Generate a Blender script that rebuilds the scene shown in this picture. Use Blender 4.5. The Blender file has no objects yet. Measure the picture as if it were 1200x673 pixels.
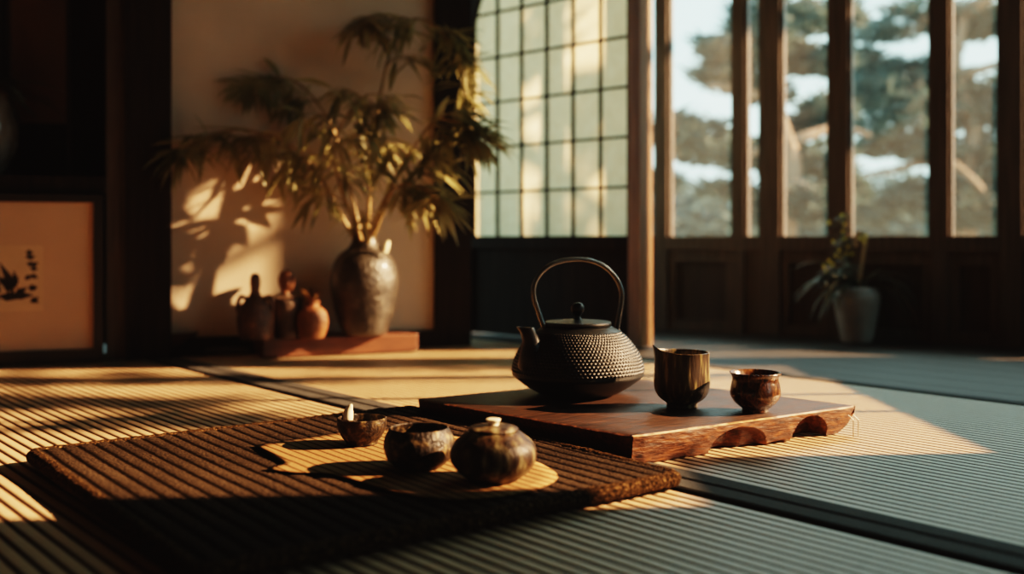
import bpy, math, random
from mathutils import Vector, Matrix, noise as mnoise
R = math.radians
PI = math.pi
rnd = random.Random(7)
C = bpy.context.scene.collection
F, HOR, CH = 1200.0, 280.0, 0.30          # focal length in px, horizon row, camera height

def at(px, py, D):
    return Vector(((px-600)/F*D, D, CH-(py-HOR)/F*D))
def ground(px, py, z=0.0):
    D = (CH-z)*F/(py-HOR)
    return Vector(((px-600)/F*D, D, z))

# ---------------------------------------------------------------- materials
def mat(name):
    m = bpy.data.materials.new(name); m.use_nodes = True
    nt = m.node_tree; nt.nodes.clear()
    out = nt.nodes.new('ShaderNodeOutputMaterial')
    return m, nt, out
def N(nt, t, **k):
    n = nt.nodes.new(t)
    for a, v in k.items():
        if a.startswith('_'): setattr(n, a[1:], v)
        else: n.inputs[a.replace('__', ' ')].default_value = v
    return n
def L(nt, a, b): nt.links.new(a, b)
def c4(c): return (c[0], c[1], c[2], 1.0)
def ramp(nt, stops, interp='LINEAR'):
    r = nt.nodes.new('ShaderNodeValToRGB'); r.color_ramp.interpolation = interp
    els = r.color_ramp.elements
    while len(els) < len(stops): els.new(0.5)
    for e, (p, c) in zip(els, stops): e.position = p; e.color = c4(c)
    return r
def coords(nt, scale=(1,1,1), rot=(0,0,0)):
    tc = nt.nodes.new('ShaderNodeTexCoord'); mp = nt.nodes.new('ShaderNodeMapping')
    mp.inputs['Scale'].default_value = scale; mp.inputs['Rotation'].default_value = rot
    L(nt, tc.outputs['Object'], mp.inputs['Vector']); return mp.outputs['Vector']

def noisy(name, stops, scale=8, stretch=(1,1,1), rough=0.6, rough_var=0.0, bump=0.0, bump_scale=None, metallic=0.0,
          detail=6, coat=0.0, spec=0.5, sheen=0.0, distortion=0.0, bump_dist=0.01):
    m, nt, out = mat(name)
    v = coords(nt, stretch)
    n = N(nt, 'ShaderNodeTexNoise', Scale=scale, Detail=detail, Distortion=distortion); L(nt, v, n.inputs['Vector'])
    r = ramp(nt, stops); L(nt, n.outputs['Fac'], r.inputs['Fac'])
    b = N(nt, 'ShaderNodeBsdfPrincipled', Roughness=rough, Metallic=metallic)
    b.inputs['Coat Weight'].default_value = coat; b.inputs['Coat Roughness'].default_value = 0.15
    b.inputs['Specular IOR Level'].default_value = spec
    b.inputs['Sheen Weight'].default_value = sheen
    L(nt, r.outputs['Color'], b.inputs['Base Color'])
    if rough_var:
        mr = N(nt, 'ShaderNodeMapRange'); mr.inputs['To Min'].default_value = rough-rough_var; mr.inputs['To Max'].default_value = rough+rough_var
        L(nt, n.outputs['Fac'], mr.inputs['Value']); L(nt, mr.outputs['Result'], b.inputs['Roughness'])
    if bump:
        n2 = N(nt, 'ShaderNodeTexNoise', Scale=bump_scale or scale*3, Detail=5); L(nt, v, n2.inputs['Vector'])
        bp = N(nt, 'ShaderNodeBump', Strength=bump, Distance=bump_dist); L(nt, n2.outputs['Fac'], bp.inputs['Height'])
        L(nt, bp.outputs['Normal'], b.inputs['Normal'])
    L(nt, b.outputs['BSDF'], out.inputs['Surface'])
    return m

def ribbed(name, period, lo, mid, hi, rough=0.7, groove=0.12, grain=(400, 30), fuzz=0.0, spec=0.05):
    """rush matting: ribs along local y, fine stalks across them"""
    m, nt, out = mat(name)
    tc = nt.nodes.new('ShaderNodeTexCoord'); sx = nt.nodes.new('ShaderNodeSeparateXYZ')
    L(nt, tc.outputs['Object'], sx.inputs[0])
    d = N(nt, 'ShaderNodeMath', _operation='DIVIDE'); L(nt, sx.outputs['X'], d.inputs[0]); d.inputs[1].default_value = period
    fr = N(nt, 'ShaderNodeMath', _operation='FRACT'); L(nt, d.outputs[0], fr.inputs[0])
    g = ramp(nt, [(0.0, (0,0,0)), (groove, (0.10,0.10,0.10)), (groove+0.16, (1,1,1)), (1-groove-0.16, (1,1,1)), (1-groove, (0.10,0.10,0.10)), (1.0, (0,0,0))])
    L(nt, fr.outputs[0], g.inputs['Fac'])
    mp = nt.nodes.new('ShaderNodeMapping'); mp.inputs['Scale'].default_value = (grain[1], grain[0], 1)
    L(nt, tc.outputs['Object'], mp.inputs['Vector'])
    n = N(nt, 'ShaderNodeTexNoise', Scale=1.0, Detail=3); L(nt, mp.outputs[0], n.inputs['Vector'])
    n3 = N(nt, 'ShaderNodeTexNoise', Scale=3.5, Detail=4); L(nt, tc.outputs['Object'], n3.inputs['Vector'])
    mx = N(nt, 'ShaderNodeMath', _operation='MULTIPLY_ADD'); L(nt, n3.outputs['Fac'], mx.inputs[0]); mx.inputs[1].default_value = 0.5
    L(nt, n.outputs['Fac'], mx.inputs[2])
    col = ramp(nt, [(0.5 if rough < 0.95 else 0.66, mid), (1.0, hi)]); L(nt, mx.outputs[0], col.inputs['Fac'])
    mix = N(nt, 'ShaderNodeMix', _data_type='RGBA'); L(nt, g.outputs['Color'], mix.inputs['Factor'])
    mix.inputs['A'].default_value = c4(lo); L(nt, col.outputs['Color'], mix.inputs['B'])
    b = N(nt, 'ShaderNodeBsdfPrincipled', Roughness=rough); b.inputs['Specular IOR Level'].default_value = spec
    b.inputs['Sheen Weight'].default_value = fuzz
    sm = N(nt, 'ShaderNodeMath', _operation='MULTIPLY'); L(nt, g.outputs['Color'], sm.inputs[0]); sm.inputs[1].default_value = spec
    L(nt, sm.outputs[0], b.inputs['Specular IOR Level'])
    L(nt, mix.outputs['Result'], b.inputs['Base Color'])
    bp = N(nt, 'ShaderNodeBump', Strength=0.5, Distance=0.002); L(nt, n.outputs['Fac'], bp.inputs['Height'])
    L(nt, bp.outputs['Normal'], b.inputs['Normal'])
    L(nt, b.outputs['BSDF'], out.inputs['Surface'])
    return m

def leaf_mat(name, stops, trans=0.45, scale=9, rough=0.45):
    m, nt, out = mat(name)
    v = coords(nt); n = N(nt, 'ShaderNodeTexNoise', Scale=scale, Detail=3); L(nt, v, n.inputs['Vector'])
    r = ramp(nt, stops); L(nt, n.outputs['Fac'], r.inputs['Fac'])
    b = N(nt, 'ShaderNodeBsdfPrincipled', Roughness=rough); L(nt, r.outputs['Color'], b.inputs['Base Color'])
    t = N(nt, 'ShaderNodeBsdfTranslucent'); L(nt, r.outputs['Color'], t.inputs['Color'])
    mx = N(nt, 'ShaderNodeMixShader'); mx.inputs[0].default_value = trans
    L(nt, b.outputs[0], mx.inputs[1]); L(nt, t.outputs[0], mx.inputs[2]); L(nt, mx.outputs[0], out.inputs['Surface'])
    return m

def paper_mat(name):
    m, nt, out = mat(name)
    v = coords(nt); n = N(nt, 'ShaderNodeTexNoise', Scale=30, Detail=6); L(nt, v, n.inputs['Vector'])
    r = ramp(nt, [(0.3, (0.84,0.72,0.48)), (0.7, (0.92,0.82,0.58))]); L(nt, n.outputs['Fac'], r.inputs['Fac'])
    d = N(nt, 'ShaderNodeBsdfDiffuse'); t = N(nt, 'ShaderNodeBsdfTranslucent')
    L(nt, r.outputs['Color'], d.inputs['Color']); L(nt, r.outputs['Color'], t.inputs['Color'])
    mx = N(nt, 'ShaderNodeMixShader'); mx.inputs[0].default_value = 0.50
    L(nt, d.outputs[0], mx.inputs[1]); L(nt, t.outputs[0], mx.inputs[2]); L(nt, mx.outputs[0], out.inputs['Surface'])
    return m

def glass_mat(name, haze=0.07):
    m, nt, out = mat(name)
    t = N(nt, 'ShaderNodeBsdfTransparent', Color=(0.93,0.97,0.95,1))
    g = N(nt, 'ShaderNodeBsdfGlossy', Roughness=0.03)
    v = coords(nt); n = N(nt, 'ShaderNodeTexNoise', Scale=3, Detail=4); L(nt, v, n.inputs['Vector'])
    r = ramp(nt, [(0.3, (0.75,0.80,0.78)), (0.7, (0.9,0.93,0.9))]); L(nt, n.outputs['Fac'], r.inputs['Fac'])
    tr = N(nt, 'ShaderNodeBsdfTranslucent'); L(nt, r.outputs['Color'], tr.inputs['Color'])
    a = N(nt, 'ShaderNodeMixShader'); a.inputs[0].default_value = haze
    L(nt, t.outputs[0], a.inputs[1]); L(nt, tr.outputs[0], a.inputs[2])
    b = N(nt, 'ShaderNodeMixShader'); b.inputs[0].default_value = 0.04
    L(nt, a.outputs[0], b.inputs[1]); L(nt, g.outputs[0], b.inputs[2]); L(nt, b.outputs[0], out.inputs['Surface'])
    return m

M = {}
M['tatami']   = ribbed('tatami_rush', 0.0180, (0.045,0.018,0.008), (0.40,0.272,0.152), (0.55,0.395,0.235), rough=0.42, spec=0.9)
M['heri']     = noisy('dark_border_cloth', [(0.3,(0.016,0.017,0.014)),(0.7,(0.032,0.032,0.027))], 300, rough=0.85, bump=0.3)
M['mat']      = ribbed('brown_woven_mat', 0.0215, (0.003,0.002,0.0012), (0.0065,0.0042,0.0026), (0.075,0.050,0.030), rough=1.0, groove=0.09, grain=(420,330), fuzz=0.0)
M['matedge']  = noisy('shaggy_mat_edge', [(0.38,(0.006,0.004,0.002)),(0.6,(0.05,0.028,0.013)),(0.75,(0.24,0.145,0.068))], 260, rough=1.0, spec=0.02, bump=1.0, bump_scale=320, sheen=0.0, bump_dist=0.004)
M['cloth']    = ribbed('straw_cloth', 0.0142, (0.045,0.016,0.006), (0.15,0.08,0.033), (0.30,0.175,0.078), rough=0.85, groove=0.05, grain=(500,300))
M['darkwood'] = noisy('dark_wood', [(0.3,(0.009,0.006,0.0045)),(0.7,(0.024,0.015,0.010))], 6, (12,12,1), rough=0.75, spec=0.15, bump=0.15)
M['brownwood']= noisy('brown_wood', [(0.3,(0.046,0.032,0.023)),(0.7,(0.09,0.064,0.047))], 6, (14,14,1), rough=0.5, bump=0.15)
M['panelwood']= noisy('window_panel_wood', [(0.3,(0.024,0.015,0.010)),(0.7,(0.05,0.031,0.021))], 6, (12,12,1), rough=0.55, bump=0.15)
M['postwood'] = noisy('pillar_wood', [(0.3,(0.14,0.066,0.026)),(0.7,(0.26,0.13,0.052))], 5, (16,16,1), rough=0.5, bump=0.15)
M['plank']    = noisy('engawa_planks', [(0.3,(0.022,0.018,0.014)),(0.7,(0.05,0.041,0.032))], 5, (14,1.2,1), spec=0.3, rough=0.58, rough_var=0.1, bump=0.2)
M['plaster']  = noisy('ochre_plaster', [(0.3,(0.50,0.39,0.29)),(0.7,(0.60,0.48,0.37))], 5, rough=0.95, bump=0.25, bump_scale=160, bump_dist=0.003)
M['ceil']     = noisy('ceiling_boards', [(0.3,(0.05,0.035,0.022)),(0.7,(0.09,0.06,0.04))], 4, (1,10,1), rough=0.8)
M['innerwall']= noisy('dim_plaster', [(0.3,(0.13,0.09,0.06)),(0.7,(0.18,0.125,0.08))], 4, rough=0.95)
M['paper']    = paper_mat('shoji_paper')
M['glass']    = glass_mat('hazy_window_glass', 0.022)
M['iron']     = noisy('black_cast_iron', [(0.3,(0.004,0.006,0.0065)),(0.7,(0.011,0.014,0.015))], 90, rough=0.42, rough_var=0.08, bump=0.25, bump_scale=500, metallic=0.35, bump_dist=0.0015)
M['ironband'] = noisy('worn_iron_handle', [(0.3,(0.09,0.10,0.10)),(0.7,(0.16,0.17,0.165))], 60, rough=0.36, metallic=0.7, bump=0.1)
M['tray']     = noisy('lacquered_slab_wood', [(0.3,(0.016,0.006,0.003)),(0.5,(0.070,0.023,0.008)),(0.72,(0.17,0.060,0.018))], 40, (1.0,4,4), rough=0.55, spec=0.3, rough_var=0.12, bump=0.5, bump_scale=60, coat=0.0, distortion=0.8, bump_dist=0.004)
M['traytop']  = noisy('dark_worn_board_top', [(0.3,(0.008,0.005,0.0035)),(0.52,(0.028,0.013,0.007)),(0.72,(0.075,0.030,0.013))], 16, (1.6,16,10), rough=0.46, rough_var=0.1, spec=0.4, bump=0.5, bump_scale=22, distortion=0.8, bump_dist=0.004)
M['edgewood'] = noisy('worn_highlight_edge', [(0.35,(0.20,0.085,0.032)),(0.6,(0.55,0.36,0.20))], 60, rough=0.35)  # worn lighter wood, with the sunlit rim highlight put into the colour
M['board']    = noisy('board_wood', [(0.3,(0.07,0.025,0.012)),(0.7,(0.17,0.062,0.03))], 6, (2,14,10), rough=0.45, bump=0.15)
M['lacquer']  = noisy('black_lacquer', [(0.3,(0.01,0.008,0.007)),(0.7,(0.02,0.016,0.013))], 6, rough=0.25)
M['glaze']    = noisy('brown_streaked_glaze', [(0.36,(0.010,0.007,0.004)),(0.48,(0.030,0.018,0.009)),(0.56,(0.075,0.060,0.024)),(0.66,(0.25,0.19,0.09))], 120, (1,1,0.14), rough=0.36, spec=0.4, rough_var=0.08, bump=0.5, bump_scale=240, coat=0.0, bump_dist=0.002)
M['glazecup'] = noisy('tortoise_glaze', [(0.34,(0.013,0.006,0.004)),(0.5,(0.05,0.02,0.008)),(0.64,(0.13,0.058,0.020)),(0.78,(0.32,0.19,0.08))], 85, (1,1,0.4), rough=0.22, bump=0.4, bump_scale=200, coat=0.25, distortion=1.5, bump_dist=0.002)
M['glazejar'] = noisy('olive_brown_glaze', [(0.38,(0.010,0.006,0.004)),(0.48,(0.034,0.018,0.008)),(0.56,(0.070,0.054,0.026)),(0.68,(0.20,0.165,0.09))], 85, (1,1,0.3), rough=0.46, rough_var=0.1, spec=0.25, bump=0.7, bump_scale=220, coat=0.0, bump_dist=0.002)
M['glazedark']= noisy('dark_mottled_glaze', [(0.40,(0.006,0.0045,0.003)),(0.5,(0.018,0.011,0.006)),(0.58,(0.050,0.033,0.015)),(0.69,(0.18,0.13,0.062))], 95, rough=0.44, rough_var=0.1, spec=0.25, bump=0.8, bump_scale=180, coat=0.0, bump_dist=0.003)
M['palelug']  = noisy('pale_glaze', [(0.3,(0.55,0.48,0.34)),(0.7,(0.75,0.68,0.5))], 30, rough=0.4)
M['vase']     = noisy('mottled_stoneware', [(0.30,(0.020,0.016,0.013)),(0.5,(0.035,0.028,0.022)),(0.74,(0.095,0.082,0.066))], 38, (1,1,1.3), rough=0.38, bump=0.8, bump_scale=90, coat=0.2, bump_dist=0.006)
M['vaseneck'] = noisy('vase_neck_glaze', [(0.3,(0.02,0.015,0.012)),(0.7,(0.05,0.035,0.025))], 18, rough=0.35, bump=0.3)
M['terra']    = noisy('orange_clay', [(0.3,(0.10,0.034,0.013)),(0.7,(0.26,0.10,0.038))], 30, rough=0.55, bump=0.5)
M['darkclay'] = noisy('dark_clay', [(0.3,(0.035,0.02,0.013)),(0.7,(0.09,0.05,0.03))], 30, rough=0.5, bump=0.4)
M['brownclay']= noisy('brown_clay', [(0.3,(0.03,0.013,0.007)),(0.6,(0.10,0.04,0.017)),(0.75,(0.28,0.12,0.05))], 40, rough=0.5, bump=0.6)
M['greypot']  = noisy('grey_stoneware', [(0.3,(0.20,0.175,0.15)),(0.7,(0.30,0.27,0.23))], 16, rough=0.55, bump=0.2)
M['glassvase']= noisy('celadon_streaked_glaze', [(0.35,(0.03,0.025,0.02)),(0.55,(0.10,0.08,0.06)),(0.72,(0.32,0.33,0.30))], 12, (1,1,0.35), rough=0.2, coat=0.5)
M['leaf']     = leaf_mat('bamboo_leaf', [(0.25,(0.12,0.12,0.052)),(0.5,(0.30,0.28,0.13)),(0.75,(0.56,0.49,0.26))], 0.5)
M['leafdry']  = leaf_mat('dry_leaf', [(0.3,(0.10,0.05,0.02)),(0.7,(0.30,0.16,0.06))])
M['stem']     = noisy('bamboo_stem', [(0.3,(0.20,0.13,0.05)),(0.7,(0.38,0.26,0.11))], 20, rough=0.5)
M['darkleaf'] = leaf_mat('dark_leaf', [(0.3,(0.06,0.07,0.045)),(0.7,(0.16,0.16,0.11))], 0.25)
M['yellow']   = leaf_mat('yellow_petals', [(0.3,(0.62,0.44,0.06)),(0.7,(0.85,0.66,0.14))], 0.4)
M['tanleaf']  = leaf_mat('tan_frond', [(0.3,(0.32,0.20,0.10)),(0.7,(0.50,0.34,0.18))], 0.3)
M['pine']     = leaf_mat('hazed_pine_needles', [(0.25,(0.05,0.085,0.08)),(0.55,(0.08,0.12,0.11)),(0.8,(0.125,0.16,0.145))], 0.35, 1.5, 0.8)  # paler and more teal: garden haze is mixed into the needle colour
M['pinefar']  = leaf_mat('distant_hazed_foliage', [(0.25,(0.10,0.17,0.18)),(0.75,(0.16,0.24,0.25))], 0.35, 1.0, 0.9)  # haze of the air painted into this pale leaf colour
M['bark']     = noisy('pine_bark', [(0.3,(0.13,0.095,0.07)),(0.7,(0.28,0.21,0.16))], 12, (1,1,0.4), rough=0.9, bump=0.6)
M['earth']    = noisy('garden_ground', [(0.3,(0.30,0.33,0.29)),(0.7,(0.42,0.45,0.40))], 1.2, rough=0.95)
M['pond']     = noisy('pale_water', [(0.3,(0.55,0.65,0.66)),(0.7,(0.65,0.74,0.74))], 2, rough=0.15)
M['frame']    = noisy('black_frame', [(0.3,(0.008,0.006,0.005)),(0.7,(0.016,0.012,0.010))], 8, rough=0.45)
M['mount']    = noisy('tan_mount_paper', [(0.3,(0.58,0.36,0.225)),(0.7,(0.64,0.40,0.25))], 6, rough=0.8)
M['artpaper'] = noisy('aged_art_paper', [(0.3,(0.62,0.40,0.235)),(0.7,(0.70,0.46,0.27))], 20, rough=0.8)
M['ink']      = noisy('sumi_ink', [(0.3,(0.02,0.012,0.008)),(0.7,(0.05,0.03,0.02))], 40, rough=0.8)
M['fusuma']   = noisy('brown_fusuma_paper', [(0.3,(0.17,0.10,0.068)),(0.7,(0.21,0.125,0.085))], 3, rough=0.85)
M['wire']     = noisy('thin_wire', [(0.3,(0.25,0.22,0.18)),(0.7,(0.4,0.35,0.28))], 50, rough=0.3, metallic=0.8)

# ---------------------------------------------------------------- mesh helpers
class MB:
    def __init__(s): s.v = []; s.f = []
    def add(s, vs, fs):
        o = len(s.v); s.v += [tuple(v) for v in vs]; s.f += [tuple(i+o for i in f) for f in fs]; return s
    def box(s, x0, x1, y0, y1, z0, z1, fr=None):
        vs = [(x,y,z) for z in (z0,z1) for (x,y) in ((x0,y0),(x1,y0),(x1,y1),(x0,y1))]
        if fr: vs = [fr(*v) for v in vs]
        return s.add(vs, [(3,2,1,0),(4,5,6,7),(0,1,5,4),(1,2,6,5),(2,3,7,6),(3,0,4,7)])
    def lathe(s, prof, seg=48, fn=None, cx=0, cy=0, cz=0, close=True):
        vs = []; fs = []; n = len(prof)
        for i, (r, z) in enumerate(prof):
            for k in range(seg):
                a = 2*PI*k/seg; p = (r*math.cos(a), r*math.sin(a), z)
                if fn: p = fn(p, i, a)
                vs.append((p[0]+cx, p[1]+cy, p[2]+cz))
        for i in range(n-1):
            for k in range(seg):
                k2 = (k+1) % seg
                fs.append((i*seg+k, i*seg+k2, (i+1)*seg+k2, (i+1)*seg+k))
        if close:
            fs.append(tuple(reversed(range(seg)))); fs.append(tuple((n-1)*seg+k for k in range(seg)))
        return s.add(vs, fs)
    def tube(s, pts, rad, seg=8, flat=(1.0,1.0), up=None, caps=True):
        pts = [Vector(p) for p in pts]; n = len(pts)
        rads = rad if isinstance(rad, (list,tuple)) else [rad]*n
        vs = []; fs = []; ref = Vector(up) if up else None
        prev = None
        for i, p in enumerate(pts):
            t = (pts[min(i+1,n-1)]-pts[max(i-1,0)]).normalized()
            if prev is None:
                a = ref if ref else (Vector((0,0,1)) if abs(t.z) < 0.9 else Vector((1,0,0)))
            else: a = ref if ref else prev
            x = (a - t*a.dot(t)).normalized(); y = t.cross(x); prev = x
            for k in range(seg):
                an = 2*PI*k/seg
                vs.append(p + x*(math.cos(an)*rads[i]*flat[0]) + y*(math.sin(an)*rads[i]*flat[1]))
        for i in range(n-1):
            for k in range(seg):
                k2 = (k+1)%seg; fs.append((i*seg+k, i*seg+k2, (i+1)*seg+k2, (i+1)*seg+k))
        if caps: fs.append(tuple(reversed(range(seg)))); fs.append(tuple((n-1)*seg+k for k in range(seg)))
        return s.add(vs, fs)
    def ball(s, c, r, sx=1, sy=1, sz=1, seg=16, rings=10):
        prof = [(max(1e-4, r*math.sin(PI*i/rings)), -r*math.cos(PI*i/rings)) for i in range(rings+1)]
        return s.lathe(prof, seg, lambda p,i,a: (p[0]*sx, p[1]*sy, p[2]*sz), c[0], c[1], c[2])
    def leaf(s, base, direction, length, width, droop=0.3, normal=None, n=4):
        d = Vector(direction).normalized(); up = Vector(normal) if normal else Vector((0,0,1))
        side = d.cross(up)
        if side.length < 1e-3: side = Vector((1,0,0))
        side.normalize(); p = Vector(base); vs = [p.copy()]; step = length/n
        prof = [0.0, 0.75, 1.0, 0.62, 0.0] if n == 4 else [math.sin(PI*min(1,(i/n)**0.8)) for i in range(n+1)]
        fs = []; prev = None
        nrm = side.cross(d)
        for i in range(1, n+1):
            d = (d + Vector((0,0,-droop/n))).normalized(); p = p + d*step
            if i < n:
                w = width*prof[i]*0.5; o = len(vs)
                vs += [p-side*w, p-nrm*(w*0.35), p+side*w]
                if prev is None: fs += [(0,o,o+1),(0,o+1,o+2)]
                else: fs += [(prev,o,o+1,prev+1),(prev+1,o+1,o+2,prev+2)]
                prev = o
            else:
                vs.append(p); t = len(vs)-1; fs += [(prev,t,prev+1),(prev+1,t,prev+2)]
        return s.add(vs, fs)
    def build(s, name, m, parent=None, loc=None, rotz=0, smooth=35, center=False):
        me = bpy.data.meshes.new(name)
        org = Vector((0,0,0))
        if center:
            xs=[v[0] for v in s.v]; ys=[v[1] for v in s.v]; zs=[v[2] for v in s.v]
            org = Vector(((min(xs)+max(xs))/2,(min(ys)+max(ys))/2,min(zs)))
            s.v = [tuple(Vector(v)-org) for v in s.v]
        me.from_pydata(s.v, [], s.f); me.update(); me.materials.append(m)
        if smooth:
            me.polygons.foreach_set('use_smooth', [True]*len(me.polygons))
            me.set_sharp_from_angle(angle=R(smooth))
        o = bpy.data.objects.new(name, me); C.objects.link(o)
        if parent: o.parent = parent
        o.location = Vector(loc) if loc is not None else org
        o.rotation_euler.z = rotz
        return o

def tag(o, label=None, cat=None, group=None, kind=None):
    if label: o['label'] = label
    if cat: o['category'] = cat
    if group: o['group'] = group
    if kind: o['kind'] = kind
    return o
def struct(o, label=None): return tag(o, label, None, None, 'structure')
def empty(name, loc=(0,0,0), rotz=0, label=None, cat=None, group=None):
    o = bpy.data.objects.new(name, None); o.empty_display_size = 0.05; C.objects.link(o)
    o.location = loc; o.rotation_euler.z = rotz
    return tag(o, label, cat, group)
def spline(pts, n=8):
    pts = [Vector(p) for p in pts]; out = []
    for i in range(len(pts)-1):
        p0 = pts[max(i-1,0)]; p1 = pts[i]; p2 = pts[i+1]; p3 = pts[min(i+2,len(pts)-1)]
        for k in range(n):
            t = k/n
            out.append(0.5*((2*p1)+(-p0+p2)*t+(2*p0-5*p1+4*p2-p3)*t*t+(-p0+3*p1-3*p2+p3)*t**3))
    out.append(pts[-1]); return out
def smoothprof(prof, n=5):
    ps = spline([(r,0,z) for r,z in prof], n); return [(max(p.x,1e-4), p.z) for p in ps]
def frame_fn(origin, ang):
    u = Vector((math.cos(ang), math.sin(ang))); n = Vector((math.sin(ang), -math.cos(ang)))   # n faces the room
    def f(x, y, z):
        p = Vector((origin[0], origin[1])) + u*x + n*y
        return (p.x, p.y, z)
    return f

# ================================================================= ROOM
TA = R(40)                                   # tatami rows: local x across, local y along
def tl(b, a):                                # tatami local -> world
    return (b*math.cos(TA)-a*math.sin(TA), b*math.sin(TA)+a*math.cos(TA))

mb = MB()
nb = 30; b0, b1 = 1.93, 3.0
w = (b1-b0)/9
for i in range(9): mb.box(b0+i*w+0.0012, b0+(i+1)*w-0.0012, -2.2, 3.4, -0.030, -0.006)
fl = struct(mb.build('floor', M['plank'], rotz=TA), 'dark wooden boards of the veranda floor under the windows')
mb = MB().box(-2.4, 2.4, -1.6, 4.2, -0.06, -0.031)
struct(mb.build('floor', M['darkwood']), 'floor base under the matting')

def tatami(b0, b1, a0, a1, label):
    per = 0.0180; seg = 8; hw = 0.038
    root = struct(empty('floor', (0,0,0), TA), label)
    x0 = math.ceil((b0+hw*0.9)/per)*per; x1 = math.floor((b1-hw*0.9)/per)*per
    n = int(round((x1-x0)/per)); xs = []; zs = []
    for i in range(n):
        for k in range(seg):
            t = k/seg; xs.append(x0+(i+t)*per); zs.append(-0.0024+0.0018*abs(math.sin(PI*t))**0.35)
    xs.append(x1); zs.append(-0.003)
    vs = []; fs = []
    rows = [a0, a1]
    for y in rows:
        for x, z in zip(xs, zs): vs.append((x,y,z))
    m_ = len(xs)
    for i in range(m_-1): fs.append((i, i+1, m_+i+1, m_+i))
    vs += [(xs[0],a0,-.03),(xs[-1],a0,-.03),(xs[-1],a1,-.03),(xs[0],a1,-.03)]
    MB().add(vs, fs).build('woven_surface', M['tatami'], root, smooth=50)
    for (e0, e1) in ((b0+0.002, b0+hw), (b1-hw, b1-0.002)):
        g = MB(); cs = [(e0,-.03),(e0,0.000),(e0+0.003,0.0018),(e1-0.003,0.0018),(e1,0.000),(e1,-.03)]
        vs = [(x,y,z) for y in (a0,a1) for x,z in cs]
        g.add(vs, [(i,i+1,7+i,6+i) for i in range(5)]).build('border_cloth', M['heri'], root, smooth=0)
    return root
tatami(0.05, 0.985, -1.9, 2.75, 'tatami mat nearest the camera, with dark cloth borders')
tatami(0.985, 1.928, -1.9, 2.6, 'tatami mat under the tea board, reaching the veranda boards')
tatami(-0.90, 0.05, -1.4, 2.2, 'tatami mat at the left side of the room')

# --- alcove
AW = R(20); fa = frame_fn((-0.877, 2.63), AW)
CEIL = 2.15
struct(MB().box(0.0, 0.72, -0.06, 0.0, 0, CEIL, fa).build('wall_back', M['plaster'], smooth=0), 'ochre plaster wall of the alcove')
struct(MB().box(0.002, 0.70, 0.001, 0.03, 0, 0.045, fa).build('baseboard_back', M['darkwood'], smooth=0), 'dark board along the foot of the alcove wall')
struct(MB().box(-0.108, 0.0, -0.06, 0.08, 0, CEIL, fa).build('trim_1', M['darkwood'], smooth=0), 'dark square pillar left of the alcove')
struct(MB().box(0.70, 0.80, -0.16, 0.03, 0, CEIL, fa).build('trim_2', M['darkwood'], smooth=0), 'dark pillar between the alcove and the paper screen')
struct(MB().box(-1.3, -0.108, -0.42, -0.36, 0, CEIL, fa).build('wall_left', M['darkwood'], smooth=0), 'dark back wall of the left recess')
struct(MB().box(-0.152, -0.1082, -0.359, 0.055, 0, CEIL, fa).build('trim_3', M['brownwood'], smooth=0), 'brown stile beside the framed picture')
struct(MB().box(-1.3, -0.153, -0.35, 0.065, 0.412, 0.452, fa).build('trim_4', M['darkwood'], smooth=0), 'dark shelf over the framed picture')
# sliding panels at the back of the recess
def fusuma(name, x0, x1, label):
    root = struct(empty(name, fa((x0+x1)/2, -0.34, 0.453)), label)
    o = Vector(root.location)
    def g(x,y,z): p = Vector(fa(x,y,z)); return tuple(p-o)
    MB().box(x0+0.012, x1-0.012, -0.352, -0.338, 0.62, 1.45, g).build('panel_paper', M['fusuma'], root, smooth=0)
    MB().box(x0+0.012, x1-0.012, -0.352, -0.336, 0.47, 0.62, g).build('panel_base', M['darkwood'], root, smooth=0)
    f = MB()
    f.box(x0, x0+0.012, -0.355, -0.33, 0.455, 1.47, g); f.box(x1-0.012, x1, -0.355, -0.33, 0.455, 1.47, g)
    f.box(x0+0.012, x1-0.012, -0.355, -0.33, 0.455, 0.47, g); f.box(x0+0.012, x1-0.012, -0.355, -0.33, 1.45, 1.47, g)
    f.build('panel_frame', M['frame'], root, smooth=0)
fusuma('door_1', -0.42, -0.255, 'narrow brown sliding panel beside the dark pillar')
fusuma('door_2', -0.93, -0.425, 'wide brown sliding panel behind the left vase')

# --- shoji wall
SR = Vector((0.335, 2.895)); SL = Vector((-0.118, 3.30))
sdir = (SL-SR); SLEN = sdir.length; SANG = math.atan2(-sdir.y, -sdir.x)   # from left to right
fs_ = frame_fn((SL.x, SL.y), SANG)
shoji = struct(empty('window_1', (SL.x, SL.y, 0)), 'paper screen window with a dark lattice and a wooden lower panel')
def sh(x,y,z): p = fs_(x,y,z); return (p[0]-SL.x, p[1]-SL.y, p[2])
Z0 = 0.305; DZ = 0.142; ROWS = 6; Z1 = Z0+DZ*ROWS
MB().add([sh(0,-0.002,Z0),sh(SLEN,-0.002,Z0),sh(SLEN,-0.002,Z1),sh(0,-0.002,Z1)],[(0,1,2,3)]).build('shoji_paper', M['paper'], shoji, smooth=0)
lat = MB()
for i in range(0, 7):
    x = SLEN*i/6; lat.box(x-0.0038, x+0.0038, 0.0, 0.010, Z0, Z1, sh)
for j in range(0, ROWS+1):
    z = Z0+DZ*j; lat.box(0, SLEN, 0.0005, 0.0085, z-0.0036, z+0.0036, sh)
lat.build('lattice', M['darkwood'], shoji, smooth=0)
fr = MB()
fr.box(-0.03, 0.0, -0.015, 0.018, 0.0, 1.5, sh); fr.box(SLEN, SLEN+0.012, -0.015, 0.018, 0.0, 1.5, sh)
fr.box(0, SLEN, -0.015, 0.018, Z0-0.035, Z0, sh); fr.box(0, SLEN, -0.015, 0.018, Z1, Z1+0.04, sh)
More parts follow.
